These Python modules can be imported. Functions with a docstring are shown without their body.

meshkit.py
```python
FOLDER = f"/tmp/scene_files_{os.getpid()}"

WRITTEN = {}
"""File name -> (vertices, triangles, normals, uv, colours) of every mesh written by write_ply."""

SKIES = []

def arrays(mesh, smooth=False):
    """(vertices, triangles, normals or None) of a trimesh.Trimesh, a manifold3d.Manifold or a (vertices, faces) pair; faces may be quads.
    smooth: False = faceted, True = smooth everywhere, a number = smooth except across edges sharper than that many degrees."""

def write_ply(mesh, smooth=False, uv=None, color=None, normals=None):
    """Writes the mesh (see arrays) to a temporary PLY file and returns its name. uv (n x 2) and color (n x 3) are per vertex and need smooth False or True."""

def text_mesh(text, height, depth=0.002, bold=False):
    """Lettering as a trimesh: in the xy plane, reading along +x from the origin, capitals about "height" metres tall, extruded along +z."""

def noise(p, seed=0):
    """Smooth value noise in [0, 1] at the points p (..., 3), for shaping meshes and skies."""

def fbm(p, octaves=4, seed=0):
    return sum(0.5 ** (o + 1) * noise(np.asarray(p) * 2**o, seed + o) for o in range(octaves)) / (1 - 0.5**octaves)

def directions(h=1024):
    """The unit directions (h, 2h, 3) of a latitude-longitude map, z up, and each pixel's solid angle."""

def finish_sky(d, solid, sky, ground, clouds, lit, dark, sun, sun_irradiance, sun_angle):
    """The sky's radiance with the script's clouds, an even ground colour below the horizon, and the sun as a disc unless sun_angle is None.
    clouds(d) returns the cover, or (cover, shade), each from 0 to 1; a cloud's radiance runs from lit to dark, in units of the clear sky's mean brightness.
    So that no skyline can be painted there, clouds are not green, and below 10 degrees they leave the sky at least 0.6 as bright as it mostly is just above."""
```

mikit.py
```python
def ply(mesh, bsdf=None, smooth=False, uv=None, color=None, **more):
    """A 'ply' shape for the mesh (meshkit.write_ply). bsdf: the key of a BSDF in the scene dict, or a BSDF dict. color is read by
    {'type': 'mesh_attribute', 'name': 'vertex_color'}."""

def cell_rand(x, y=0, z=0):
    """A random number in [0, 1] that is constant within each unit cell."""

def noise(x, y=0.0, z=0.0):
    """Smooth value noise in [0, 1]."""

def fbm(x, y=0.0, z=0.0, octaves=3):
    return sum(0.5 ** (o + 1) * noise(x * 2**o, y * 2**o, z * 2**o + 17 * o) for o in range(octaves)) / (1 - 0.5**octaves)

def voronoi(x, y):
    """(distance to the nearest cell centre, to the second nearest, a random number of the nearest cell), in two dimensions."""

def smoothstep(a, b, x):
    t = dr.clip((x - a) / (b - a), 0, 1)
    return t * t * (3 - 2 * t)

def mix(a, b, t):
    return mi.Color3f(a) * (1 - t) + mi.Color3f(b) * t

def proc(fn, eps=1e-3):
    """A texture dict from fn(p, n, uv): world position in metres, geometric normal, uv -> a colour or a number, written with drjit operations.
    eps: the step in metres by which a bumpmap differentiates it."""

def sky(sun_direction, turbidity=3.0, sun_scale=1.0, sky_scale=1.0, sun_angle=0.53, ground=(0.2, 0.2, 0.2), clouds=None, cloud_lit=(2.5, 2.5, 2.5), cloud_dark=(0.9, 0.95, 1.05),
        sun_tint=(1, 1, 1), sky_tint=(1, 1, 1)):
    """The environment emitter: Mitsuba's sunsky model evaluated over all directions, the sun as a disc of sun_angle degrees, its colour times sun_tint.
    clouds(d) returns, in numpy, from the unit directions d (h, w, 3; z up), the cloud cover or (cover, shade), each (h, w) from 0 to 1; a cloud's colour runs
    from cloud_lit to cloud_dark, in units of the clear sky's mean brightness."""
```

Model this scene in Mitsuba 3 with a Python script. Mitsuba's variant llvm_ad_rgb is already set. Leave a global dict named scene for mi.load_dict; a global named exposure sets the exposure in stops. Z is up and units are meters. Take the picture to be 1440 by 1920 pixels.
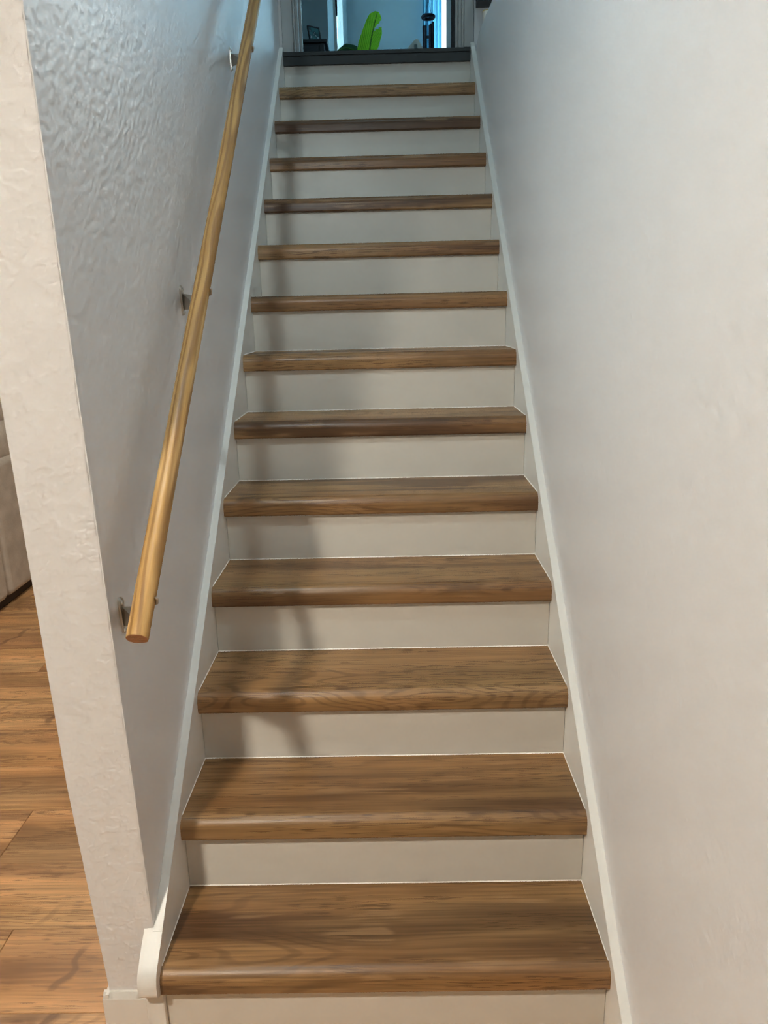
import math, random
import numpy as np, trimesh, manifold3d as m3
import drjit as dr, mitsuba as mi, mikit, meshkit
from mikit import noise, fbm, smoothstep, mix, cell_rand, voronoi
from shapely.geometry import Polygon
from shapely.ops import unary_union

T = mi.ScalarTransform4f
scene, labels = {'type': 'scene'}, {}

# ------------------------------------------------------------------ camera, light, exposure
CAM = np.array([0.0371, -1.2220, 1.4708])
YAW, PITCH, ROLL, FPX = -0.01319, -0.26512, -0.02352, 1400.0
fwd = np.array([math.sin(YAW) * math.cos(PITCH), math.cos(YAW) * math.cos(PITCH), math.sin(PITCH)])
rgt0 = np.array([math.cos(YAW), -math.sin(YAW), 0.0])
up0 = np.cross(rgt0, fwd)
up = up0 * math.cos(ROLL) - rgt0 * math.sin(ROLL)
scene['camera'] = {'type': 'perspective', 'fov': math.degrees(2 * math.atan(720 / FPX)), 'fov_axis': 'x', 'near_clip': 0.02, 'far_clip': 200.0,
                   'to_world': T().look_at(origin=CAM.tolist(), target=(CAM + fwd).tolist(), up=up.tolist())}
exposure = 0.0
SUN = (-0.3, -0.75, 0.6)
scene['sky'] = mikit.sky(SUN, turbidity=3.0, sun_scale=0.0, sky_scale=160.0, sky_tint=(1.05, 1.08, 0.90), ground=(0.25, 0.27, 0.25))
# ceiling lamps, later three added as fill: x, y, ceiling height, radius, radiance
LAMPS_AND_FILL = [(-0.91, -1.40, 2.44, 0.070, (1320, 1212, 1025)),
         (-1.35, 1.70, 2.44, 0.070, (420, 385, 330)),  # unseen, added to light the sofa back and the floor
         (0.00, 1.30, 5.10, 0.080, (58, 92, 98)),  # added cool fill, tints the upper risers
         (1.50, 1.50, 5.10, 0.080, (130, 170, 182))]  # added bluish fill from the unseen upper hall
GLOBE = (-0.420, 0.045, 2.375, 0.040, (375, 432, 432))     # small globe lamp under the header at the stair foot

# ------------------------------------------------------------------ dimensions
RISE, RUN, HALF, NOSE, DROP = 0.1905, 0.22005, 0.4534, 0.022, 0.0533
WALL = HALF + 0.02          # wall faces
STEPS = 13
LAND_Y, LAND_Z = STEPS * RUN, 14 * RISE + 0.014
UP = 5.10                   # upper ceiling
LOW = 2.44                  # lower ceiling

# ------------------------------------------------------------------ helpers
def numbered(key):
    if key not in scene and not any(k.startswith(key + '__') for k in scene) and key not in labels:
        return key
    n = 1
    while True:
        k = f'{key}_{n:03d}'
        if k not in scene and not any(q.startswith(k + '__') for q in scene) and k not in labels:
            return k
        n += 1

def put(name, mesh, bsdf, parent=None, smooth=False, label=None, **more):
    key = numbered((parent + '__' if parent else '') + name)
    scene[key] = mikit.ply(mesh, bsdf, smooth=smooth, **more)
    if label and parent:
        labels[key] = {'label': label}
    return key

def thing(name, label, cat, group=None):
    key = numbered(name)
    labels[key] = {'label': label, 'category': cat}
    if group:
        labels[key]['group'] = group
    return key

def struct(name, label=None):
    labels[name] = {'kind': 'structure'}
    if label:
        labels[name]['label'] = label
    return name

def cat(ms):
    return trimesh.util.concatenate(ms)

def box(x0, x1, y0, y1, z0, z1, b=0.0):
    if b <= 0:
        m = trimesh.creation.box((x1 - x0, y1 - y0, z1 - z0))
        m.apply_translation(((x0 + x1) / 2, (y0 + y1) / 2, (z0 + z1) / 2))
        return m
    b = min(b, (x1 - x0) / 2.1, (y1 - y0) / 2.1, (z1 - z0) / 2.1)
    pts = []
    for sx in (0, 1):
        for sy in (0, 1):
            for sz in (0, 1):
                c = np.array([x1 if sx else x0, y1 if sy else y0, z1 if sz else z0])
                d = np.array([-1 if sx else 1, -1 if sy else 1, -1 if sz else 1]) * b
                for a in range(3):
                    e = d.copy(); e[a] = 0
                    pts.append(c + e)
    return trimesh.convex.convex_hull(np.array(pts))

def rbox(x0, x1, y0, y1, z0, z1, r, n=16):
    """A box with round edges: the hull of eight spheres."""
    s = m3.Manifold.sphere(r, n)
    ms = [s.translate((x, y, z)) for x in (x0 + r, x1 - r) for y in (y0 + r, y1 - r) for z in (z0 + r, z1 - r)]
    return tri(m3.Manifold.batch_hull(ms))

def tri(m):
    q = m.to_mesh()
    return trimesh.Trimesh(q.vert_properties[:, :3], q.tri_verts, process=False)

def extrude_x(yz, x0, x1):
    """A polygon in (y, z) pushed along x."""
    m = trimesh.creation.extrude_polygon(yz if isinstance(yz, Polygon) else Polygon(yz), x1 - x0, engine='earcut')
    v = np.array(m.vertices)
    m.vertices = np.stack([v[:, 2] + x0, v[:, 0], v[:, 1]], 1)
    return m

def extrude_y(xz, y0, y1):
    m = trimesh.creation.extrude_polygon(xz if isinstance(xz, Polygon) else Polygon(xz), y1 - y0, engine='earcut')
    v = np.array(m.vertices)
    m.vertices = np.stack([v[:, 0], y1 - v[:, 2], v[:, 1]], 1)
    return m

def extrude_z(xy, z0, z1):
    m = trimesh.creation.extrude_polygon(xy if isinstance(xy, Polygon) else Polygon(xy), z1 - z0, engine='earcut')
    m.apply_translation((0, 0, z0))
    return m

def tube(points, radii, sides=12, cap=True):
    p = np.asarray(points, float)
    r = np.broadcast_to(radii, (len(p),))
    t = np.gradient(p, axis=0); t /= np.linalg.norm(t, axis=1, keepdims=True)
    ref = np.array([0, 0, 1.0]) if abs(t[0, 2]) < 0.9 else np.array([1.0, 0, 0])
    a = np.cross(t, ref); a /= np.linalg.norm(a, axis=1, keepdims=True)
    b = np.cross(t, a)
    an = np.arange(sides) * 2 * np.pi / sides
    v = (p[:, None] + r[:, None, None] * (np.cos(an)[None, :, None] * a[:, None] + np.sin(an)[None, :, None] * b[:, None])).reshape(-1, 3)
    f = []
    n = len(p)
    for i in range(n - 1):
        for j in range(sides):
            k = (j + 1) % sides
            f += [[i * sides + j, i * sides + k, (i + 1) * sides + k], [i * sides + j, (i + 1) * sides + k, (i + 1) * sides + j]]
    if cap:
        v = np.vstack([v, p[0], p[-1]])
        for j in range(sides):
            k = (j + 1) % sides
            f += [[n * sides, k, j], [n * sides + 1, (n - 1) * sides + j, (n - 1) * sides + k]]
    m = trimesh.Trimesh(v, f, process=False)
    m.fix_normals()
    return m

def lathe(rz, c=(0, 0, 0), n=32):
    m = trimesh.creation.revolve(np.array(rz, float), sections=n)
    m.apply_translation(c)
    return m

# ------------------------------------------------------------------ materials
def bs(name, **k):
    d = {'type': 'principled'}
    for a, b in k.items():
        d[a] = {'type': 'rgb', 'value': list(b)} if isinstance(b, (tuple, list)) else b
    scene[name] = {'type': 'twosided', 'bsdf': d}
    return name

def bs_bump(name, height, scale, eps=1e-3, **k):
    d = {'type': 'principled'}
    for a, b in k.items():
        d[a] = {'type': 'rgb', 'value': list(b)} if isinstance(b, (tuple, list)) else b
    scene[name] = {'type': 'twosided', 'bsdf': {'type': 'bumpmap', 'arbitrary': mikit.proc(height, eps), 'scale': scale, 'bsdf': d}}
    return name

WALL_RGB = (0.645, 0.655, 0.67)
bs('paint_knockdown', base_color=WALL_RGB, roughness=0.5, specular=0.4)
bs('paint_peel', base_color=WALL_RGB, roughness=0.42, specular=0.5)
bs('paint_plain', base_color=WALL_RGB, roughness=0.6)
bs('paint_blue', base_color=(0.47, 0.60, 0.64), roughness=0.6)
bs('ceiling_paint', base_color=(0.75, 0.75, 0.74), roughness=0.8)
bs('trim_shade_grey', base_color=(0.33, 0.345, 0.345), roughness=0.4)  # door trim darkened so its colour carries the stairhead shade
bs('trim_white', base_color=(0.67, 0.67, 0.645), roughness=0.35)

def c_riser(p, n, uv):
    s = smoothstep(0.70, 0.78, fbm(p.x * 9, p.y * 9 + p.z * 7, p.z * 9, octaves=3)) * 0.12
    return mix((0.575, 0.555, 0.505), (0.47, 0.45, 0.41), s)
bs('riser_white', base_color=mikit.proc(c_riser), roughness=0.38)
bs('caulk', base_color=(0.85, 0.84, 0.81), roughness=0.5)

def wood(X, s, k, pale, mid, dark, haze=0.80, knots=0.0):
    """Printed oak: grain along X, s across the grain, k picks the board."""
    t = s + 0.026 * (noise(X * 1.2, s * 5, k * 5.3) - 0.5) + 0.006 * (noise(X * 6, s * 22, k * 9.1) - 0.5)
    band = fbm(X * 1.4, t * 10, k * 3.7, octaves=3)
    smoke = smoothstep(0.47, 0.66, fbm(X * 0.9 + 9, t * 12, k * 2.1 + 4, octaves=3))
    fine = fbm(X * 7, t * 260, k * 1.9, octaves=2)
    tick = smoothstep(0.52, 0.80, noise(X * 30, t * 520, k * 2.3)) * smoothstep(0.36, 0.60, noise(X * 5, t * 38, k * 6.1))
    v = fbm(X * 2.4 + 3 * k, t * 15, k * 1.3, octaves=2)
    fig = smoothstep(0.55, 1.0, 0.5 + 0.5 * dr.sin(v * 95)) * smoothstep(0.50, 0.64, noise(X * 2.2, t * 12, k * 8.3))
    ray = smoothstep(0.60, 0.72, fbm(X * 7, t * 26, k * 4.9 + 2, octaves=3))
    c = mix(mid, pale, smoothstep(0.30, 0.66, band))
    c = mix(c, dark, haze * smoke)
    c = c * (0.66 + 0.68 * fine) * (0.90 + 0.20 * fbm(X * 15, t * 34, k * 1.1, octaves=2))
    c = c * mix((1.04, 0.985, 0.95), (0.97, 1.01, 1.01), smoothstep(0.3, 0.7, fbm(X * 2.1, t * 9, k * 12.7, octaves=2)))
    c = mix(c, dark, 0.34 * fig)
    c = mix(c, dark, 0.62 * tick)
    c = mix(c, mi.Color3f(pale) * 1.12 + mi.Color3f(0.02), 0.42 * ray * smoothstep(0.3, 0.7, fine))
    if knots:
        d, d2, w = voronoi(X * 1.5 + k * 3.3, t * 6.5 + k * 1.7)
        on = smoothstep(0.45, 0.55, w) * knots
        c = mix(c, dark, on * 0.75 * smoothstep(0.42, 0.05, d + 0.25 * fbm(X * 9, t * 40, k, octaves=2)))
        crack = smoothstep(0.030, 0.008, dr.abs((X - 0.45 * s) * 2.2 - dr.floor((X - 0.45 * s) * 2.2) - 0.5 + 0.10 * noise(X * 16, t * 30, k)))
        c = mix(c, dark, on * 0.7 * crack * smoothstep(0.55, 0.3, d))
    return c

def c_tread(p, n, uv):
    k = dr.floor((p.z + DROP + 0.0007) / RISE)
    s = (p.y - (k - 1) * RUN) + (p.z - k * RISE)
    X = p.x * (1 - 2 * dr.floor(dr.fma(cell_rand(k, 5), 2, 0))) + 3.7 * k
    return wood(X, s + 0.31 * k, k, (0.250, 0.142, 0.060), (0.165, 0.084, 0.032), (0.050, 0.021, 0.009))

def h_wood(p, n, uv):
    return noise(p.x * 22, (p.y + p.z) * 330, p.z * 3)
bs_bump('tread_wood', h_wood, 0.00012, eps=5e-4, base_color=mikit.proc(c_tread), roughness=0.38, specular=0.45)

PLANK_W, PLANK_L, PLANK_Y0 = 0.232, 1.50, 0.064
def c_floor(p, n, uv):
    r = dr.floor((p.y - PLANK_Y0) / PLANK_W)
    off = cell_rand(r, 3) * PLANK_L
    c = dr.floor((p.x + off) / PLANK_L)
    k = dr.floor(cell_rand(r, c, 7) * 60)
    col = wood(p.x + 2.9 * k, p.y - r * PLANK_W + 0.37 * k, k, (0.54, 0.322, 0.155), (0.41, 0.226, 0.097), (0.14, 0.070, 0.037), 0.50, 1.0)
    return col * (0.92 + 0.22 * cell_rand(r, c, 9))
bs_bump('floor_wood', h_wood, 0.00012, eps=5e-4, base_color=mikit.proc(c_floor), roughness=0.42)
bs('floor_gap', base_color=(0.10, 0.055, 0.03), roughness=0.8)

RAIL0 = np.array([-0.398, -0.070, 0.9455])
RAIL_S = 0.893
RAIL_DX = 0.002            # drift towards the wall per metre of y
def c_pine(p, n, uv):
    u = (p.y + RAIL_S * p.z) * 0.8
    a = (p.x - RAIL0[0] - RAIL_DX * (p.y - RAIL0[1]))
    b = (p.z - RAIL0[2] - RAIL_S * (p.y - RAIL0[1]))
    warp = 0.016 * (noise(u * 2.4, a * 30, 2.0) - 0.5) + 0.014 * (noise(u * 5.0, 4.0, b * 30) - 0.5)
    g = 0.5 + 0.5 * dr.sin((a + 0.5 * b + warp) * 430 + 6 * noise(u * 1.5, 7.0, 1.0))
    blot = fbm(u * 3.0, a * 26, b * 26, octaves=3)
    fine = fbm(u * 7, a * 420, b * 420, octaves=2)
    c = mix((0.40, 0.225, 0.070), (0.19, 0.090, 0.024), smoothstep(0.35, 0.95, g) * 0.85)
    c = mix(c, (0.56, 0.36, 0.15), smoothstep(0.52, 0.70, blot) * 0.75)
    c = mix(c, (0.22, 0.105, 0.027), smoothstep(0.50, 0.30, blot) * 0.75)
    return c * (0.78 + 0.26 * fine)
bs('pine_varnish', base_color=mikit.proc(c_pine), roughness=0.42, specular=0.4)
def c_endgrain(p, n, uv):
    g = 0.5 + 0.5 * dr.sin((p.z * 1.0 - p.y * 0.9 + 0.15 * p.x) * 900 + 3 * noise(p.x * 60, p.z * 60, 1.0))
    return mix((0.42, 0.22, 0.09), (0.24, 0.10, 0.045), g)
bs('pine_end', base_color=mikit.proc(c_endgrain), roughness=0.6)
bs('nickel', base_color=(0.55, 0.52, 0.47), metallic=1.0, roughness=0.30)

bs('dark_nosing', base_color=(0.012, 0.015, 0.015), roughness=0.6)
bs('dark_floor', base_color=(0.03, 0.033, 0.034), roughness=0.5)
def c_sofa(p, n, uv):
    v = fbm(p.x * 14, p.y * 14, p.z * 14, octaves=4)
    w = noise(p.x * 420, p.y * 420, p.z * 420)
    return mix((0.40, 0.365, 0.315), (0.56, 0.515, 0.455), smoothstep(0.2, 0.8, v) * 0.6 + 0.4 * w)
bs('sofa_chenille', base_color=mikit.proc(c_sofa), roughness=0.9, sheen=0.6)
bs('sofa_base', base_color=(0.025, 0.016, 0.012), roughness=0.6)
bs('black_wood', base_color=(0.012, 0.013, 0.018), roughness=0.4)
bs('black_metal', base_color=(0.008, 0.010, 0.016), roughness=0.85, specular=0.1)
bs('cream_cloth', base_color=(0.86, 0.87, 0.80), roughness=0.8)
bs('grey_cloth', base_color=(0.16, 0.19, 0.19), roughness=0.9)
bs('strip_black', base_color=(0.012, 0.015, 0.018), roughness=0.7)
bs('ceramic', base_color=(0.80, 0.78, 0.72), roughness=0.2)
bs('gilt', base_color=(0.55, 0.42, 0.10), roughness=0.4)
bs('terracotta', base_color=(0.30, 0.30, 0.29), roughness=0.7)
bs('soil', base_color=(0.03, 0.02, 0.015), roughness=1.0)
def leaf_bsdf(name, a, b, tr):
    def c(p, n, uv):
        v = 0.5 + 0.5 * dr.sin((uv.y * 1.0 - dr.abs(uv.x) * 0.28) * 95)
        return mix(a, b, smoothstep(0.55, 0.95, v) * 0.75 + 0.25 * noise(p.x * 20, p.y * 20, p.z * 20))
    scene[name] = {'type': 'principledthin', 'base_color': mikit.proc(c), 'roughness': 0.35, 'diff_trans': tr, 'spec_trans': 0.0}
leaf_bsdf('leaf_bright', (0.34, 0.76, 0.05), (0.16, 0.48, 0.03), 1.1)
leaf_bsdf('leaf_dark', (0.035, 0.11, 0.055), (0.02, 0.07, 0.035), 0.5)
bs('leaf_rib', base_color=(0.05, 0.20, 0.02), roughness=0.5)
scene['curtain_blue'] = {'type': 'principledthin', 'base_color': {'type': 'rgb', 'value': [0.12, 0.33, 0.45]}, 'roughness': 0.8, 'diff_trans': 0.9, 'spec_trans': 0.0}
scene['curtain_sheer'] = {'type': 'principledthin', 'base_color': {'type': 'rgb', 'value': [0.75, 0.86, 0.88]}, 'roughness': 0.8, 'diff_trans': 1.5, 'spec_trans': 0.0}
scene['pane_glass'] = {'type': 'thindielectric'}
def c_photo(p, n, uv):
    v = fbm(p.x * 40, p.y * 40, p.z * 40, octaves=2)
    c = mix((0.03, 0.16, 0.17), (0.02, 0.05, 0.06), smoothstep(0.4, 0.6, v))
    return mix(c, (0.6, 0.72, 0.74), smoothstep(0.60, 0.68, v))
bs('photo_print', base_color=mikit.proc(c_photo), roughness=0.25)

# ------------------------------------------------------------------ setting: floor with planks
struct('floor')
put('subfloor', box(-5.2, 1.0, -3.7, 5.2, -0.12, -0.009), 'floor_gap', 'floor')
X0, X1, Y0, Y1 = -3.9, WALL + 0.02, -2.3, 4.6
rows = {}
def rand_cell(x, y=0, z=0):
    return float(np.array(cell_rand(mi.Float(x), mi.Float(y), mi.Float(z))).ravel()[0])
r0, r1 = math.floor((Y0 - PLANK_Y0) / PLANK_W), math.ceil((Y1 - PLANK_Y0) / PLANK_W)
for r in range(r0, r1):
    off = rand_cell(r, 3) * PLANK_L
    c = math.floor((X0 + off) / PLANK_L)
    while c * PLANK_L - off < X1:
        xa, xb = max(c * PLANK_L - off, X0) + 0.0006, min((c + 1) * PLANK_L - off, X1) - 0.0006
        ya = PLANK_Y0 + r * PLANK_W
        if xb - xa > 0.01:
            put('plank', box(xa, xb, ya + 0.0006, ya + PLANK_W - 0.0006, -0.009, 0, 0.0016), 'floor_wood', 'floor')
        c += 1
ya, yb = PLANK_Y0 + r0 * PLANK_W, PLANK_Y0 + r1 * PLANK_W
put('outer_boards', cat([box(-5.2, X0, -3.7, 5.2, -0.009, 0), box(X1, 1.0, -3.7, 5.2, -0.009, 0), box(X0, X1, -3.7, ya, -0.009, 0), box(X0, X1, yb, 5.2, -0.009, 0)]), 'floor_wood', 'floor')

# ------------------------------------------------------------------ setting: walls
LT = 0.127                                   # partition thickness
def lean(z):                                 # the partition's end is a little out of plumb
    return 0.038 - 0.029 * z
struct('wall_left')
prof = [(lean(0), 0), (lean(0.6), 0.6), (lean(2.44), 2.44), (lean(2.44), UP), (2.93, UP), (2.93, 0.6), (2.93, 0)]
def foot(z):                                 # the partition is a little thinner towards its foot
    return 0.019 * np.clip((0.6 - z) / 0.6, 0, 1)
m = extrude_x(prof, -WALL - LT, -WALL)
v = np.array(m.vertices); far = v[:, 0] < -WALL - LT / 2
v[far, 0] += foot(v[far, 2]); m.vertices = v
put('slab', m, 'paint_peel', 'wall_left')
def sheet(P, us, vs, nrm, height):
    """A grid of points P(u, v), raised along nrm by height(points)."""
    U, Vv = np.meshgrid(us, vs, indexing='ij')
    pts = P(U, Vv)
    pts = pts + np.asarray(nrm) * height(pts)[..., None]
    a, b = len(us), len(vs)
    i = (np.arange(a - 1)[:, None] * b + np.arange(b - 1)[None]).ravel()
    f = np.vstack([np.stack([i, i + b, i + b + 1], 1), np.stack([i, i + b + 1, i + 1], 1)])
    v = pts.reshape(-1, 3)
    t = v[f[0]]
    if np.dot(np.cross(t[1] - t[0], t[2] - t[0]), nrm) < 0:
        f = f[:, ::-1]
    return trimesh.Trimesh(v, f, process=False)
def sst(a, b, x):
    t = np.clip((x - a) / (b - a), 0, 1)
    return t * t * (3 - 2 * t)
def knock(p):                                # knockdown plaster: trowelled islands with torn edges
    w = meshkit.fbm(p * 60, 2, 5)[..., None] * 0.35
    isl = sst(0.47, 0.56, meshkit.fbm(p * 72 + w, 3, 1))
    return 0.0003 + 0.00085 * isl * (0.75 + 0.5 * meshkit.noise(p * 30, 3)) + 0.0003 * meshkit.fbm(p * 160, 2, 9)
def peel(p):                                 # orange peel
    return 0.0003 + 0.0009 * sst(0.25, 0.8, meshkit.fbm(p * 105, 2, 2)) + 0.0005 * meshkit.noise(p * 36, 8)
put('plaster_end', sheet(lambda u, v: np.stack([u + foot(v) * (-WALL - u) / LT, lean(v), v], -1), np.arange(-WALL - LT + 0.001, -WALL - 0.0008, 0.0019), np.arange(0.10, 2.0, 0.0019), (0, -1, 0), knock), 'paint_knockdown', 'wall_left', smooth=True)
def spread(y0, y1, d0, grow):                # columns that widen with distance
    ys = [y0]
    while ys[-1] < y1:
        ys.append(ys[-1] + d0 * (1 + grow * (ys[-1] - y0)))
    return np.array(ys)
def band(x):
    def P(u, v):
        y, t = u, v
        lo = RISE + 0.02 + (y + NOSE) * RISE / RUN
        hi = 1.53 + (y + 1.22) * 0.40
        z = lo + (hi - lo) * t
        return np.stack([np.full_like(y, x), y + (lean(z) + 0.001 - u[0, 0]) * np.maximum(0, 1 - (y - u[0, 0]) / 0.3), z], -1)
    return P
put('plaster_side', sheet(band(-WALL), spread(0.036, 2.88, 0.0036, 0.5), np.linspace(0, 1, 420), (1, 0, 0), peel), 'paint_peel', 'wall_left', smooth=True)
for k in (0, 1):                              # rounded metal corner beads
    x = -WALL - LT * k
    bead = tube([(x + (0.0005 + foot(z) if k else -0.0005), lean(z) + 0.0008, z) for z in (0.09, 0.6, 2.44)], 0.0016, 8)
    put('corner_bead', bead, 'paint_plain', 'wall_left', smooth=True)

struct('wall_right')
edge = [(2.93, 2.60), (2.80, 2.640), (2.745, 2.668), (2.66, 2.682), (2.55, 2.680), (2.40, 2.671), (2.20, 2.655), (1.9, 2.655), (0.10, 2.655)]
put('lower_face', extrude_x([(-3.7, 0), (2.93, 0)] + edge + [(0.10, LOW + 0.02), (-3.7, LOW + 0.02)], WALL, WALL + 0.12), 'paint_peel', 'wall_right')
def rband(u, v):
    lo = np.maximum(RISE + 0.02 + (u + NOSE) * RISE / RUN, 0.1)
    hi = np.minimum(1.53 + (u + 1.22) * 0.40, 2.650)
    return np.stack([np.full_like(u, WALL), u, lo + (hi - lo) * v], -1)
put('plaster_side', sheet(rband, spread(-0.55, 2.66, 0.0036, 0.5), np.linspace(0, 1, 430), (-1, 0, 0), peel), 'paint_peel', 'wall_right', smooth=True)
bs('paint_taupe', base_color=(0.36, 0.34, 0.31), roughness=0.7)  # unseen back wall, toned dark to cut bounce onto the stairs
struct('wall_back'); put('panel', box(-5.2, WALL + 0.12, -3.72, -3.6, 0, LOW), 'paint_taupe', 'wall_back')
struct('wall_living'); put('panel', cat([box(-5.2, -5.08, -3.6, 5.2, 0, LOW), box(-5.08, -WALL - LT, 5.08, 5.2, 0, LOW), box(-WALL - LT, -WALL, 2.93, 5.2, 0, LAND_Z - 0.2)]), 'paint_plain', 'wall_living')
struct('ceiling')
put('lower_panel', cat([box(-5.2, WALL + 0.12, -3.72, 0.10, LOW, LOW + 0.2), box(-5.2, -WALL - LT, 0.10, 5.2, LOW, LOW + 0.2)]), 'ceiling_paint', 'ceiling')
put('upper_panel', box(-2.8, 2.6, -0.05, 7.0, UP, UP + 0.12), 'ceiling_paint', 'ceiling')
struct('wall_header'); put('panel', box(-WALL, 2.4, -0.02, 0.10, LOW + 0.2, UP), 'paint_plain', 'wall_header')
struct('floor_upper')
put('hall_panel', box(WALL + 0.12, 2.4, 0.10, LAND_Y + 0.02, LAND_Z - 0.2, LAND_Z - 0.012), 'dark_floor', 'floor_upper')
put('room_panel', box(-2.6, 2.4, LAND_Y + 0.02, 6.75, LAND_Z - 0.2, LAND_Z), 'dark_floor', 'floor_upper')
struct('wall_hall'); 
HW = (1.4, 1.8, 3.9, 4.5)                     # hall window: y0, y1, z0, z1
put('panel', cat([box(2.4, 2.52, 0.0, HW[0], 2.48, UP), box(2.4, 2.52, HW[1], 6.75, 2.48, UP), box(2.4, 2.52, HW[0], HW[1], 2.48, HW[2]), box(2.4, 2.52, HW[0], HW[1], HW[3], UP)]), 'paint_plain', 'wall_hall')

# wall at the head of the stairs, with the doorway
DY0, DY1 = 2.895, 3.005
OX0, OX1, OZ = -0.378, 0.402, LAND_Z + 2.05
struct('wall_stairhead')
put('panel', cat([box(-2.6, OX0 - 0.02, DY0, DY1, LAND_Z, UP), box(OX1 + 0.02, 2.4, DY0, DY1, LAND_Z, UP), box(OX0 - 0.02, OX1 + 0.02, DY0, DY1, OZ + 0.02, UP)]), 'paint_plain', 'wall_stairhead')

# upper room: facing wall, angled wall with a narrow window, back wall with a window
UY, BY = 5.30, 6.60
struct('wall_room')
A, B = np.array([-0.392, UY]), np.array([-0.300, BY])
put('facing_panel', box(-2.6, A[0], UY, UY + 0.012, LAND_Z, UP), 'paint_blue', 'wall_room')
put('side_panel', box(-2.72, -2.6, 2.9, UY + 0.1, LAND_Z, UP), 'paint_blue', 'wall_room')
S1, S2 = 0.30, 0.62                           # the narrow window along the angled wall
WZ0, WZ1 = LAND_Z + 0.83, LAND_Z + 2.25
th = 0.012
nrm = np.array([-(B - A)[1], (B - A)[0]]) / np.linalg.norm(B - A)
def angled(s0, s1, z0, z1, t0=0.0, t1=th):
    a, b = A + (B - A) * s0, A + (B - A) * s1
    return extrude_z([tuple(a + nrm * t0), tuple(b + nrm * t0), tuple(b + nrm * t1), tuple(a + nrm * t1)], z0, z1)
put('angled_panel', cat([angled(0, S1, LAND_Z, UP), angled(S2, 1.02, LAND_Z, UP), angled(S1, S2, LAND_Z, WZ0), angled(S1, S2, WZ1, UP)]), 'paint_blue', 'wall_room')
BW = (0.47, 1.75, LAND_Z + 0.55, LAND_Z + 2.25)
put('back_panel', cat([box(B[0] - 0.03, BW[0], BY, BY + 0.12, LAND_Z, UP), box(BW[1], 2.4, BY, BY + 0.12, LAND_Z, UP), box(BW[0], BW[1], BY, BY + 0.12, LAND_Z, BW[2]), box(BW[0], BW[1], BY, BY + 0.12, BW[3], UP)]), 'paint_blue', 'wall_room')

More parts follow.
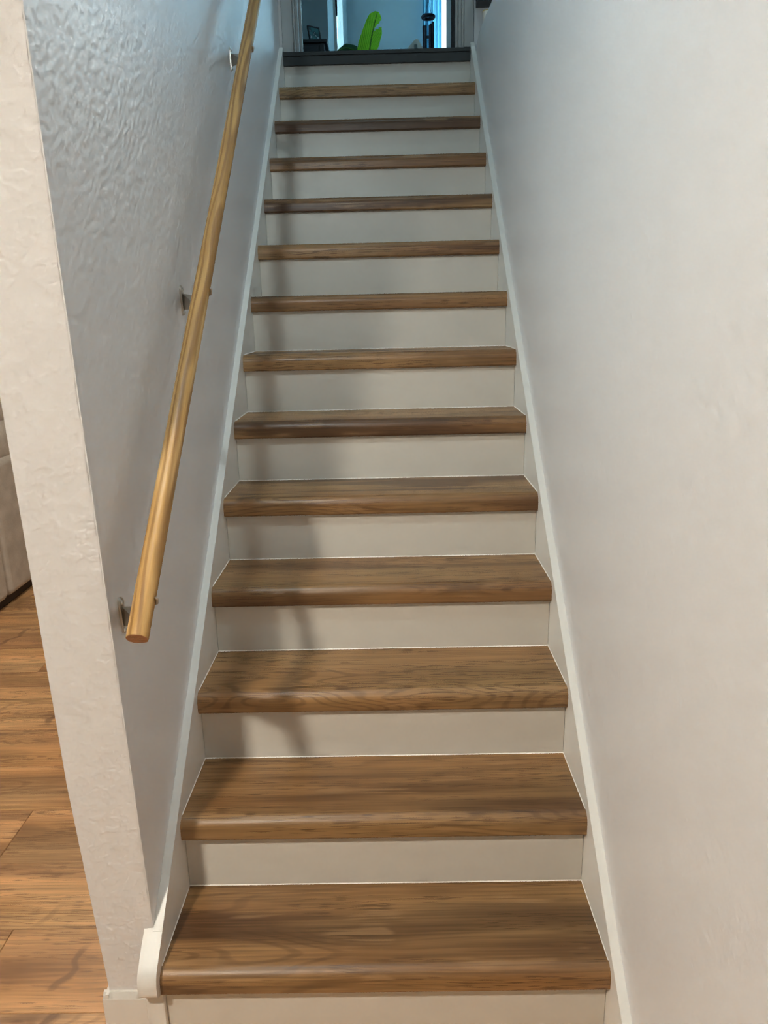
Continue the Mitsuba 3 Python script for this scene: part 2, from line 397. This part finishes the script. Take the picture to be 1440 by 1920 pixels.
struct('window_1')
put('frame', cat([angled(S1 - 0.03, S1, WZ0 - 0.04, WZ1 + 0.04, -0.02, 0.03), angled(S2, S2 + 0.03, WZ0 - 0.04, WZ1 + 0.04, -0.02, 0.03), angled(S1, S2, WZ0 - 0.04, WZ0, -0.03, 0.03), angled(S1, S2, WZ1, WZ1 + 0.04, -0.02, 0.03)]), 'trim_white', 'window_1')
put('pane', angled(S1, S2, WZ0, WZ1, 0.006, 0.007), 'pane_glass', 'window_1')
struct('window_2')
put('frame', cat([box(BW[0] - 0.04, BW[0], BY - 0.02, BY + 0.1, BW[2] - 0.04, BW[3] + 0.04), box(BW[1], BW[1] + 0.04, BY - 0.02, BY + 0.1, BW[2] - 0.04, BW[3] + 0.04), box(BW[0], BW[1], BY - 0.03, BY + 0.1, BW[2] - 0.04, BW[2]), box(BW[0], BW[1], BY - 0.02, BY + 0.1, BW[3], BW[3] + 0.04),
                  box((BW[0] + BW[1]) / 2 - 0.02, (BW[0] + BW[1]) / 2 + 0.02, BY + 0.03, BY + 0.08, BW[2], BW[3])]), 'trim_white', 'window_2')
put('pane', box(BW[0], BW[1], BY + 0.055, BY + 0.056, BW[2], BW[3]), 'pane_glass', 'window_2')
struct('window_3')
put('frame', cat([box(2.39, 2.5, HW[0] - 0.05, HW[0], HW[2] - 0.05, HW[3] + 0.05), box(2.39, 2.5, HW[1], HW[1] + 0.05, HW[2] - 0.05, HW[3] + 0.05), box(2.38, 2.5, HW[0], HW[1], HW[2] - 0.05, HW[2]), box(2.39, 2.5, HW[0], HW[1], HW[3], HW[3] + 0.05)]), 'trim_white', 'window_3')
put('pane', box(2.45, 2.451, HW[0], HW[1], HW[2], HW[3]), 'pane_glass', 'window_3')

# doorway trim: casing, jamb, stop, dark strip and the open leaf
struct('door_1')
CY = DY0 - 0.016
for s, (xa, xb) in (('l', (-0.458, -0.402)), ('r', (0.424, 0.4725))):
    prof = [(xa, CY + 0.016), (xa, CY), (xb, CY), (xb, CY + 0.016)]
    put('casing', box(xa, xb, CY, DY0, LAND_Z + 0.010, OZ + 0.06, 0.003), 'trim_shade_grey', 'door_1')
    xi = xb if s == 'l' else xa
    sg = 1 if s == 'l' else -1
    put('casing_bead', box(*sorted((xi, xi + sg * 0.010)), CY - 0.006, DY0, LAND_Z + 0.004, OZ + 0.05, 0.003), 'trim_shade_grey', 'door_1')
    put('jamb', box(*sorted((xi + sg * 0.010, xi + sg * 0.024)), DY0 - 0.004, DY1 + 0.01, LAND_Z, OZ + 0.02, 0.002), 'trim_shade_grey', 'door_1')
    put('stop', box(*sorted((xi + sg * 0.024, xi + sg * 0.036)), DY0 + 0.045, DY0 + 0.075, LAND_Z, OZ, 0.002), 'trim_shade_grey', 'door_1')
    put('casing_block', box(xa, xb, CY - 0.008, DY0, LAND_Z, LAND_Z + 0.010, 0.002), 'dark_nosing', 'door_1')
put('head_casing', box(-0.458, 0.4725, CY, DY0, OZ + 0.06, OZ + 0.13, 0.003), 'trim_shade_grey', 'door_1')
put('dark_strip', box(0.372, 0.388, DY0 + 0.08, DY0 + 0.112, LAND_Z, OZ), 'strip_black', 'door_1')  # narrow black strip down the right jamb
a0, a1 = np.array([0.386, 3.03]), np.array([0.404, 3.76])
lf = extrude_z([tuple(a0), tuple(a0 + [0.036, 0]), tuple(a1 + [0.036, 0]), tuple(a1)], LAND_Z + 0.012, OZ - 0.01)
put('leaf', lf, 'trim_shade_grey', 'door_1')

# baseboards
struct('baseboard_left')
yb0 = lean(0.05)
BH = 0.092
def bprof(y):  # outward is -y
    return [(y, 0), (y - 0.014, 0), (y - 0.014, BH - 0.012), (y - 0.006, BH), (y, BH)]
put('end_board', extrude_x(bprof(yb0), -WALL - LT + 0.0045, -0.4905), 'trim_white', 'baseboard_left')
x = -WALL - LT + 0.0175
m = extrude_y([(x, 0), (x - 0.014, 0), (x - 0.014, BH - 0.012), (x - 0.006, BH), (x, BH)], yb0 - 0.013, 5.08)
put('side_board', m, 'trim_white', 'baseboard_left')
struct('baseboard_right')
put('board', extrude_y([(WALL, 0), (WALL - 0.014, 0), (WALL - 0.014, BH - 0.012), (WALL - 0.006, BH), (WALL, BH)], -3.6, -0.155), 'trim_white', 'baseboard_right')
struct('baseboard_living')
put('board', cat([extrude_x([(5.08, 0), (5.066, 0), (5.066, BH), (5.08, BH)], -5.08, x - 0.014), box(-5.08, -5.066, -3.6, 5.066, 0, BH)]), 'trim_white', 'baseboard_living')

# ------------------------------------------------------------------ the staircase
st = thing('staircase', 'straight staircase of thirteen brown oak treads and white risers between the two stair walls', 'staircase')

def arc(cx, cy, r, a0, a1, n=7):
    return [(cx + r * math.cos(math.radians(a)), cy + r * math.sin(math.radians(a))) for a in np.linspace(a0, a1, n)]

def tread_profile(k):
    y, z = (k - 1) * RUN, k * RISE
    r = 0.026
    pts = [(y + RUN, z), (y - NOSE + r, z)]
    pts += arc(y - NOSE + r, z - r, r, 90, 180, 9)[1:]
    pts += [(y - NOSE, z - DROP + 0.006)] + arc(y - NOSE + 0.006, z - DROP + 0.006, 0.006, 180, 270, 4)[1:]
    pts += [(y - 0.0005, z - DROP), (y - 0.0005, z - 0.024), (y + RUN, z - 0.024)]
    return pts
for k in range(1, STEPS + 1):
    put('tread', extrude_x(tread_profile(k), -HALF, HALF), 'tread_wood', st, smooth=35)
for k in range(1, STEPS + 2):
    y = (k - 1) * RUN
    top = k * RISE - 0.0245 if k <= STEPS else LAND_Z - 0.055
    g = 0.0008 if k <= STEPS else 0.0
    put('riser', box(-HALF + g, HALF - g, y, y + 0.018, (k - 1) * RISE, top, 0.0006), 'riser_white', st)
for k in range(1, STEPS + 1):                 # painter's caulk along the back and both sides of each tread
    y, z = k * RUN, k * RISE
    t = 0.0018
    back = extrude_x([(y, z), (y - t, z), (y, z + t)], -HALF, HALF)
    sides = [extrude_y([(s * HALF, z), (s * (HALF - t * 0.8), z), (s * HALF, z + t)], y - RUN, y) for s in (-1, 1)]
    put('caulk_bead', cat([back] + sides), 'caulk', st)

OFF = 0.022
def line(y):
    return RISE + OFF + (y + NOSE) * RISE / RUN
def wavy(y0, y1, seed, n=60):                 # the hand-caulked upper edge of a skirt board
    rng = random.Random(seed)
    ys = np.linspace(y0, y1, n)
    return [(y, line(y) + rng.uniform(-0.0012, 0.0012)) for y in ys]
YE = LAND_Y - 0.002
def skirt(x0, x1, ya, low, name):
    top = wavy(ya, YE, 3 if x0 < 0 else 4)
    pts = [(ya, low)] + top + [(YE, line(YE) - 0.55), (ya + 0.25, low)]
    return put('board', extrude_x(pts, x0, x1), 'trim_white', name)
struct('trim_1', 'white skirt board along the left side of the stairs')
struct('trim_2', 'white skirt board along the right side of the stairs')
sl = 'trim_1'
skirt(-WALL, -HALF, 0.025, 0.0, sl)
ya = (0.062 - RISE - OFF) * RUN / RISE - NOSE
skirt(HALF, WALL, ya, 0.0, 'trim_2')
# the left board's end returns over the partition end: sloping top, round front, flush with the nosing
CX0, CX1 = -0.4915, -HALF
cy0 = lean(0.2)
cap = [(cy0 + 0.002, line(cy0)), (-0.020, line(-0.020))]
fx = -0.0415
cap += [(-0.030, line(-0.030) - 0.001), (-0.0375, line(-0.0375) - 0.004), (fx, 0.178), (fx, 0.168)] + arc(fx + 0.018, 0.162, 0.018, 180, 270, 7)
cap += [(cy0 + 0.002, 0.144)]
put('end_cap', extrude_x(cap, CX0, CX1), 'trim_white', sl, smooth=30, label='white rounded end cap in front of the wall end')
put('end_board', box(-0.4905, -HALF, -0.012, cy0, 0.0, 0.145, 0.001), 'trim_white', sl)

# dark landing edge
LN = LAND_Y - NOSE
zt = LAND_Z
prof = [(DY0 + 0.02, zt), (LN + 0.004, zt)] + arc(LN + 0.004, zt - 0.004, 0.004, 90, 180, 4)[1:] + [(LN, zt - 0.017), (LN + 0.004, zt - 0.019), (LN + 0.004, zt - 0.021), (LN, zt - 0.023), (LN, zt - 0.058), (LAND_Y - 0.0005, zt - 0.058), (LAND_Y - 0.0005, zt - 0.018), (DY0 + 0.02, zt - 0.018)]
put('landing_nosing', extrude_x(prof, -HALF, HALF), 'dark_nosing', st, label='dark grey landing edge at the top of the stairs')

# ------------------------------------------------------------------ the handrail
hr = thing('handrail', 'round-topped varnished pine handrail on three brackets along the left stair wall', 'handrail')
d3 = np.array([RAIL_DX, 1.0, RAIL_S]); d3 /= np.linalg.norm(d3)
sx = np.array([1.0, 0, 0]) - d3 * d3[0]; sx /= np.linalg.norm(sx)
sz = np.cross(sx, d3); sz = sz if sz[2] > 0 else -sz
RW, RH = 0.0190, 0.0185
prof = [(RW * math.cos(a), RH * math.sin(a)) for a in np.linspace(math.radians(-22), math.radians(202), 26)]
prof += [(-RW * 0.80, -RH * 0.66), (-RW * 0.55, -RH * 0.86), (0, -RH * 0.94), (RW * 0.55, -RH * 0.86), (RW * 0.80, -RH * 0.66)]
prof = np.array(prof)
L = 4.1
ts = np.concatenate([[0, 0.0015], np.linspace(0.05, L, 80)])
rngs = np.random.default_rng(5)
V, F = [], []
n = len(prof)
for i, t in enumerate(ts):
    sc = 0.965 if i == 0 else 1.0 + 0.012 * math.sin(t * 9 + 1) * (t > 0.1)
    V += [RAIL0 + d3 * t + sx * a * sc + sz * b * sc for a, b in prof]
for i in range(len(ts) - 1):
    for j in range(n):
        k = (j + 1) % n
        F += [[i * n + j, i * n + k, (i + 1) * n + k], [i * n + j, (i + 1) * n + k, (i + 1) * n + j]]
rail = trimesh.Trimesh(np.array(V), np.array(F), process=False)
if np.mean(np.einsum('ij,ij->i', rail.face_normals[:n * 2], rail.triangles_center[:n * 2] - RAIL0)) < 0:
    rail.invert()
put('rail', rail, 'pine_varnish', hr, smooth=40)
for e, t in ((0, 0.0), (1, L)):
    c = RAIL0 + d3 * t
    v = np.vstack([[c + sx * a * 0.965 + sz * b * 0.965 for a, b in prof], c])
    f = [[n, j, (j + 1) % n] if e else [n, (j + 1) % n, j] for j in range(n)]
    put('cut_end', trimesh.Trimesh(v, f, process=False), 'pine_end', hr)

def bracket(yb, zb, ys):
    """Teardrop wall plate, a folded sheet arm up to the rail, a saddle and a clip past the rail."""
    b = numbered(hr + '__bracket')
    labels[b] = {'label': 'small nickel handrail bracket with a long wall plate'}
    x0 = -WALL
    # plate: round head above a narrow foot, lying on the wall
    head = [(yb + 0.0115 * math.cos(a), zb - 0.011 + 0.0125 * math.sin(a)) for a in np.linspace(math.radians(-20), math.radians(200), 20)]
    foot = [(yb + 0.0065 * math.cos(a), zb - 0.064 + 0.0065 * math.sin(a)) for a in np.linspace(math.radians(180), math.radians(360), 12)]
    pl = Polygon(head + foot).buffer(0)
    m = cat([extrude_x(pl, x0, x0 + 0.0035), extrude_x(pl.buffer(-0.002), x0 + 0.0035, x0 + 0.0055)])
    put('wall_plate', m, 'nickel', b)
    put('ridge', tube([(x0 + 0.006, yb, zb - 0.018), (x0 + 0.0075, yb, zb - 0.03), (x0 + 0.006, yb, zb - 0.052)], 0.0028, 8), 'nickel', b, smooth=True)
    sc = lathe([(0, 0.0022), (0.003, 0.0020), (0.0046, 0.0008), (0.005, 0)], n=16)
    sc.apply_transform(trimesh.transformations.rotation_matrix(math.pi / 2, [0, 1, 0]))
    for dz in (-0.009, -0.064):
        q = sc.copy(); q.apply_translation((x0 + 0.0055, yb, zb + dz))
        put('screw', q, 'nickel', b, smooth=True)
    # arm: a slanting sheet from the plate to the underside of the rail
    rc = RAIL0 + d3 * ((ys - RAIL0[1]) / d3[1])
    lo = RAIL0 + d3 * ((ys - 0.030 - RAIL0[1]) / d3[1])
    corners = [np.array([x0 + 0.005, yb + 0.001, zb - 0.018]), np.array([x0 + 0.005, yb - 0.001, zb - 0.056]), lo - sz * (RH * 0.94 + 0.003), rc - sz * (RH * 0.94 + 0.003)]
    nn = np.cross(corners[2] - corners[0], corners[3] - corners[1]); nn /= np.linalg.norm(nn)
    put('arm', trimesh.convex.convex_hull(np.array([c + nn * e for c in corners for e in (-0.0011, 0.0011)])), 'nickel', b)
    # saddle under the rail and the clip that shows beyond it
    sad = box(-0.008, 0.008, -0.022, 0.022, -0.002, 0.002, 0.001)
    M = np.eye(4); M[:3, 0], M[:3, 1], M[:3, 2], M[:3, 3] = sx, d3, sz, rc - sz * (RH * 0.94 + 0.002)
    sad.apply_transform(M); put('saddle', sad, 'nickel', b)
    clip = [rc - sz * (RH * 0.9) + sx * 0.006, rc + sx * (RW + 0.0005) - sz * 0.010, rc + sx * (RW + 0.0035) + sz * 0.001 + d3 * 0.002, rc + sx * (RW + 0.002) + sz * 0.006 + d3 * 0.003]
    put('clip', tube(clip, [0.0025, 0.0027, 0.0027, 0.002], 8), 'nickel', b, smooth=True)
for yb, zb, ys in ((0.062, 0.968, -0.017), (0.676, 1.537, 0.575), (1.549, 2.314, 1.413)):
    bracket(yb, zb, ys)

# ------------------------------------------------------------------ sofa in the living room, its back towards us
sf = thing('sofa', 'taupe grey upholstered sofa standing behind the wall end on the plank floor', 'sofa')
SX = -1.99
put('base', box(SX - 0.86, SX - 0.03, 1.75, 4.05, 0.0, 0.06, 0.01), 'sofa_base', sf)
def pillow(x0, x1, y0, y1, z0, z1, r):
    return rbox(x0, x1, y0, y1, z0, z1, r, 20)
for i, (y0, y1) in enumerate(((1.72, 2.452), (2.456, 3.30), (3.304, 4.08))):
    put('back_panel', pillow(SX - 0.22, SX, y0, y1, 0.045, 0.765, 0.04), 'sofa_chenille', sf, smooth=40)
    put('back_cushion', pillow(SX - 0.34, SX - 0.02, y0 + 0.01, y1 - 0.01, 0.70, 0.955, 0.10), 'sofa_chenille', sf, smooth=40)
    put('head_cushion', pillow(SX - 0.36, SX - 0.06, y0 + 0.02, y1 - 0.02, 0.88, 1.135, 0.10), 'sofa_chenille', sf, smooth=40)
    put('seat_cushion', pillow(SX - 0.88, SX - 0.20, y0 + 0.01, y1 - 0.01, 0.20, 0.46, 0.05), 'sofa_chenille', sf, smooth=40)
for y0 in (1.60, 4.09):
    put('arm', pillow(SX - 0.88, SX - 0.05, y0, y0 + 0.12, 0.045, 0.64, 0.05), 'sofa_chenille', sf, smooth=40)

# ------------------------------------------------------------------ things in the upper room
co = thing('console_table', 'black console table with a drawer front beyond the doorway, against the shaded wall', 'table')
TX0, TX1, TY0, TY1, TZ = -1.30, -0.375, 4.86, 5.28, LAND_Z + 0.680
put('table_top', box(TX0, TX1, TY0, TY1, TZ - 0.022, TZ, 0.003), 'black_wood', co)
put('apron', box(TX0 + 0.03, TX1 - 0.025, TY0 + 0.02, TY1 - 0.02, TZ - 0.15, TZ - 0.022), 'black_wood', co)
put('drawer_front', box(TX0 + 0.06, TX1 - 0.07, TY0 + 0.012, TY0 + 0.021, TZ - 0.135, TZ - 0.037, 0.002), 'black_wood', co)
for xx in (TX0 + 0.02, TX1 - 0.055):
    for yy in (TY0 + 0.015, TY1 - 0.055):
        lg = box(xx, xx + 0.035, yy, yy + 0.035, LAND_Z, TZ - 0.022, 0.003)
        put('leg', lg, 'black_wood', co)
put('shelf', box(TX0 + 0.03, TX1 - 0.03, TY0 + 0.02, TY1 - 0.02, LAND_Z + 0.18, LAND_Z + 0.20), 'black_wood', co)

pf = thing('picture_frame', 'small dark framed teal photo standing on the black console table', 'picture frame')
def place_frame(m):
    m = m.copy()
    m.apply_transform(trimesh.transformations.rotation_matrix(math.radians(-14), [1, 0, 0]))
    m.apply_transform(trimesh.transformations.rotation_matrix(math.radians(38), [0, 0, 1]))
    m.apply_translation((-0.463, 4.95, TZ))
    return m
fw, fh = 0.052, 0.118
fr = [box(-fw, -fw + 0.010, -0.007, 0.007, 0, fh, 0.002), box(fw - 0.010, fw, -0.007, 0.007, 0, fh, 0.002), box(-fw, fw, -0.007, 0.007, 0, 0.010, 0.002), box(-fw, fw, -0.007, 0.007, fh - 0.010, fh, 0.002)]
put('frame', place_frame(cat(fr)), 'black_wood', pf)
put('photo', place_frame(box(-fw + 0.008, fw - 0.008, -0.003, 0.004, 0.008, fh - 0.008)), 'photo_print', pf)
put('easel_back', place_frame(extrude_x([(0.006, 0.07), (0.006, 0.085), (0.045, 0.012), (0.036, 0.012)], -0.015, 0.015)), 'black_wood', pf)

# banana-like plant in a pot
pp = thing('potted_plant', 'broad-leaved green plant with a bright upright leaf beyond the doorway', 'plant')
PY = 4.2
PX = -0.10
put('pot', lathe([(0, 0), (0.085, 0), (0.115, 0.20), (0.125, 0.20), (0.125, 0.225), (0.108, 0.225), (0.105, 0.20), (0, 0.20)], (PX, PY + 0.05, LAND_Z)), 'terracotta', pp, smooth=30)
put('soil', lathe([(0, 0.205), (0.106, 0.205), (0.106, 0.195), (0, 0.195)], (PX, PY + 0.05, LAND_Z)), 'soil', pp)
def blade(rib, wl, wr, up_l, up_r, mat, split=None, nv=40, nu=8):
    """A leaf along the polyline rib; wl, wr: half widths along it; up_*: out-of-plane lift."""
    rib = np.asarray(rib, float)
    tt = np.linspace(0, 1, nv)
    pos = np.stack([np.interp(tt, np.linspace(0, 1, len(rib)), rib[:, a]) for a in range(3)], 1)
    for _ in range(6):
        pos[1:-1] = (pos[:-2] + 2 * pos[1:-1] + pos[2:]) / 4
    tan = np.gradient(pos, axis=0); tan /= np.linalg.norm(tan, axis=1, keepdims=True)
    out = np.array([0.0, -1.0, 0.12])
    side = np.cross(tan, out); side /= np.linalg.norm(side, axis=1, keepdims=True)
    fn = np.cross(side, tan)
    us = np.linspace(-1, 1, 2 * nu + 1)
    V, UV = [], []
    for i, t in enumerate(tt):
        l, r = np.interp(t, np.linspace(0, 1, len(wl)), wl), np.interp(t, np.linspace(0, 1, len(wr)), wr)
        for u in us:
            w = l if u < 0 else r
            lift = (up_l if u < 0 else up_r) * w * abs(u) ** 1.5 + 0.0015 * math.sin(60 * t - 6 * abs(u))
            V.append(pos[i] + side[i] * u * w - fn[i] * lift * -1 + tan[i] * abs(u) * w * 0.35 * (1 - t) * 1.0)
            UV.append((u, t))
    F = []
    q = 2 * nu + 1
    for i in range(nv - 1):
        for j in range(2 * nu):
            if split and split(tt[i], us[j]):
                continue
            a = i * q + j
            F += [[a, a + 1, a + q + 1], [a, a + q + 1, a + q]]
    return trimesh.Trimesh(np.array(V), np.array(F), process=False), np.array(UV), pos
m, uv, pos = blade([(-0.078, PY, 2.96), (-0.062, PY, 3.06), (-0.040, PY + 0.01, 3.17), (-0.012, PY + 0.02, 3.27), (0.000, PY + 0.02, 3.305)],
                   [0.03, 0.078, 0.078, 0.066, 0.056, 0.042, 0.016], [0.008, 0.032, 0.056, 0.064, 0.044, 0.030, 0.010], 0.10, 0.35, 'leaf_bright',
                   split=lambda t, u: u > 0.05 and abs(t - 0.575 - 0.10 * u) < 0.022 + 0.03 * u)
k1 = put('leaf', m, 'leaf_bright', pp, smooth=True, uv=uv, label='bright yellow-green upright leaf')
put('midrib', tube(pos - np.array([0, 0.004, 0]), np.linspace(0.005, 0.0018, len(pos)), 8), 'leaf_rib', k1, smooth=True)
put('stalk', tube([(PX, PY + 0.05, LAND_Z + 0.2), (-0.088, PY + 0.02, 2.91), (-0.078, PY, 2.97)], [0.010, 0.008, 0.006], 8), 'leaf_rib', pp, smooth=True)
m, uv, pos = blade([(-0.115, PY + 0.04, 3.00), (-0.155, PY, 3.085), (-0.205, PY - 0.01, 3.098), (-0.262, PY - 0.01, 3.082)], [0.02, 0.045, 0.04, 0.004], [0.02, 0.028, 0.024, 0.004], 0.3, 0.2, 'leaf_dark')
k2 = put('leaf', m, 'leaf_dark', pp, smooth=True, uv=uv, label='dark green leaf drooping to the left')
put('midrib', tube(pos - np.array([0, 0.004, 0]), np.linspace(0.005, 0.0018, len(pos)), 8), 'leaf_rib', k2, smooth=True)
put('stalk', tube([(PX - 0.01, PY + 0.06, LAND_Z + 0.2), (-0.11, PY + 0.05, 2.94), (-0.115, PY + 0.04, 3.01)], [0.009, 0.007, 0.005], 8), 'leaf_rib', pp, smooth=True)
for ang, hgt in ((60, 0.42), (150, 0.38), (280, 0.36)):
    a = math.radians(ang)
    e = np.array([PX + 0.16 * math.cos(a), PY + 0.15 + 0.12 * abs(math.sin(a)), LAND_Z + hgt * 0.8])
    m, uv, pos = blade([(PX + 0.03 * math.cos(a), PY + 0.06, LAND_Z + 0.24), (PX + 0.09 * math.cos(a), PY + 0.10, LAND_Z + hgt * 0.75), e], [0.01, 0.04, 0.035, 0.003], [0.01, 0.04, 0.035, 0.003], 0.2, 0.2, 'leaf_dark', nv=20, nu=4)
    put('leaf', m, 'leaf_dark', pp, smooth=True, uv=uv)

# wind chime
wc = thing('wind_chime', 'black wind chime of hanging tubes under a ring, in front of the blue curtain', 'wind chime')
WY = 6.05
q = (WY + 1.222) / (3.9 + 1.222)
CXc, ZD = 0.037 + (0.306 - 0.037) * q, 1.4708 + (3.162 - 1.4708) * q
ring = trimesh.creation.torus(0.047, 0.0145, major_sections=32, minor_sections=12)
ring.apply_transform(trimesh.transformations.scale_matrix(1.0)); ring.apply_translation((CXc, WY, ZD))
put('ring', ring, 'black_metal', wc, smooth=True)
for k in range(3):
    a = 2 * math.pi * k / 3 + 0.5
    put('cord', tube([(CXc + 0.04 * math.cos(a), WY + 0.04 * math.sin(a), ZD), (CXc, WY, ZD + 0.13)], 0.0015, 6), 'black_metal', wc)
put('hanger', cat([tube([(CXc, WY, ZD + 0.13), (CXc, WY, UP - 0.001)], 0.0014, 6), lathe([(0, -0.02), (0.006, 0), (0.003, 0.03), (0, 0.03)], (CXc, WY, ZD + 0.12), 12)]), 'black_metal', wc)
for k, (dx, top, ln) in enumerate(((-0.041, 0.065, 0.50), (-0.022, 0.055, 0.42), (0.010, 0.070, 0.55), (0.024, 0.045, 0.60), (0.040, 0.035, 0.64))):
    yy = WY + 0.035 * math.sin(k * 2.3)
    put('chime_tube', tube([(CXc + dx, yy, ZD - top), (CXc + dx, yy, ZD - top - ln)], 0.0095, 12), 'black_metal', wc, smooth=30)
    put('cord', tube([(CXc + dx, yy, ZD - top), (CXc + dx * 0.9, WY, ZD)], 0.0012, 6), 'black_metal', wc)
put('striker', lathe([(0, -0.006), (0.018, -0.006), (0.018, 0.006), (0, 0.006)], (CXc, WY, ZD - 0.15), 20), 'black_metal', wc, smooth=30)

# curtains
def drape(x0, x1, y, z0, z1, folds, amp, thick=0.0):
    nx, nz = 8 * folds, 24
    xs = np.linspace(x0, x1, nx + 1)
    V = []
    for j in range(nz + 1):
        z = z0 + (z1 - z0) * j / nz
        for i, xx in enumerate(xs):
            V.append((xx, y + amp * math.sin(2 * math.pi * folds * i / nx) * (0.75 + 0.25 * math.sin(j * 0.5)), z))
    F = []
    for j in range(nz):
        for i in range(nx):
            a = j * (nx + 1) + i
            F += [[a, a + 1, a + nx + 2], [a, a + nx + 2, a + nx + 1]]
    return trimesh.Trimesh(np.array(V), np.array(F), process=False)
cb = put('curtain', drape(0.395, 0.565, BY - 0.09, LAND_Z + 0.02, LAND_Z + 2.33, 4, 0.022), 'curtain_blue', smooth=True)
labels[cb] = {'label': 'blue curtain hanging in folds left of the bright window, behind the wind chime', 'category': 'curtain'}
cs = put('sheer_curtain', drape(0.55, 1.72, BY - 0.06, LAND_Z + 0.02, LAND_Z + 2.33, 16, 0.016), 'curtain_sheer', smooth=True)
labels[cs] = {'label': 'white sheer curtain glowing over the bright window at the door leaf', 'category': 'curtain'}
rd = put('curtain_rod', tube([(0.36, BY - 0.075, LAND_Z + 2.345), (1.9, BY - 0.075, LAND_Z + 2.345)], 0.010, 12), 'black_metal', smooth=30)
labels[rd] = {'label': 'thin black rod carrying the curtains on the back wall', 'category': 'curtain rod'}

# pale chair, only the top of its back shows
ch = thing('chair', 'pale upholstered chair, its peaked back top showing over the landing edge', 'chair')
QX, QY = 0.255, 5.25
zc = LAND_Z
bp = [(-0.075, zc + 0.45), (0.20, zc + 0.45), (0.20, zc + 0.52), (0.045, zc + 0.775), (0.030, zc + 0.785), (0.010, zc + 0.770), (-0.035, zc + 0.725), (-0.06, zc + 0.66)]
put('backrest', extrude_y([(QX + a, b) for a, b in bp], QY, QY + 0.05), 'cream_cloth', ch, smooth=40)
put('wing', extrude_x([(QY - 0.12, zc + 0.45), (QY + 0.055, zc + 0.45), (QY + 0.055, zc + 0.76), (QY - 0.02, zc + 0.74), (QY - 0.10, zc + 0.60)], QX + 0.012, QX + 0.036), 'grey_cloth', ch)
put('seat', rbox(QX - 0.08, QX + 0.36, QY - 0.40, QY + 0.05, zc + 0.36, zc + 0.46, 0.03), 'cream_cloth', ch, smooth=40)
for xx in (QX - 0.05, QX + 0.31):
    for yy in (QY - 0.36, QY):
        put('leg', tube([(xx, yy, zc), (xx, yy, zc + 0.38)], [0.012, 0.018], 10), 'black_wood', ch, smooth=30)

# dark pointed cloth beside the narrow window
pm = extrude_y([(-0.352, 4.60), (-0.322, 4.60), (-0.318, 3.665), (-0.324, 3.655), (-0.330, 3.665)], 5.33, 5.334)
pn = put('pennant', pm, 'black_metal')
labels[pn] = {'label': 'narrow dark pointed cloth hanging at the edge of the tall narrow window', 'category': 'banner'}

# upstairs beside the stairs: something black on the wall at the stairhead, a white dish on the wall ledge
bg = thing('wall_shelf', 'black wall shelf upstairs, above the right wall ledge beside the door casing', 'shelf')
put('board', extrude_z([(0.482, 2.76), (0.482, 2.895), (0.80, 2.895), (0.80, 2.70), (0.60, 2.70)], 2.862, 2.93), 'black_wood', bg)
put('bracket', box(0.62, 0.64, 2.86, 2.895, 2.79, 2.862), 'black_wood', bg)
ds = thing('cup', 'small white cup with a gilt rim on the ledge of the right wall upstairs', 'cup')
put('body', lathe([(0, 0.0), (0.016, 0.0), (0.021, 0.02), (0.023, 0.085), (0.021, 0.085), (0.019, 0.02), (0.014, 0.006), (0, 0.006)], (0.512, 2.66, 2.682)), 'ceramic', ds, smooth=30)
rim = trimesh.creation.torus(0.0225, 0.002, major_sections=32, minor_sections=8); rim.apply_translation((0.512, 2.66, 2.768))
put('rim', rim, 'gilt', ds, smooth=True)

# ------------------------------------------------------------------ recessed lamps and added fill
for i, (x, y, z, r, L) in enumerate(LAMPS_AND_FILL):
    where = ['over the living room, left of the stair foot', 'added over the living room to light the sofa', 'added unseen over the stairs as cool fill', 'added unseen in the upper hall as cool fill'][i]
    lk = thing('lamp_or_fill', f'round recessed ceiling lamp {where}', 'lamp')
    put('trim_ring', lathe([(r, -0.006), (r + 0.022, -0.006), (r + 0.024, -0.001), (r, -0.001), (r, -0.006)], (x, y, z)), 'trim_white', lk, smooth=30)
    d = trimesh.creation.cylinder(r * 0.99, 0.003, sections=32); d.apply_translation((x, y, z - 0.0030))
    scene[numbered(lk + '__lens')] = {**mikit.ply(d, 'trim_white'), 'emitter': {'type': 'area', 'radiance': {'type': 'rgb', 'value': list(L)}}}
lk = thing('globe_lamp', 'small white globe lamp on the header above the stair foot', 'lamp')
gx, gy, gz, gr, gL = GLOBE
put('stem', tube([(gx, gy, gz + gr * 0.9), (gx, gy, LOW)], 0.008, 12), 'nickel', lk, smooth=30)
gm = trimesh.creation.icosphere(3, gr); gm.apply_translation((gx, gy, gz))
scene[lk + '__globe'] = {**mikit.ply(gm, 'trim_white', smooth=True), 'emitter': {'type': 'area', 'radiance': {'type': 'rgb', 'value': list(gL)}}}
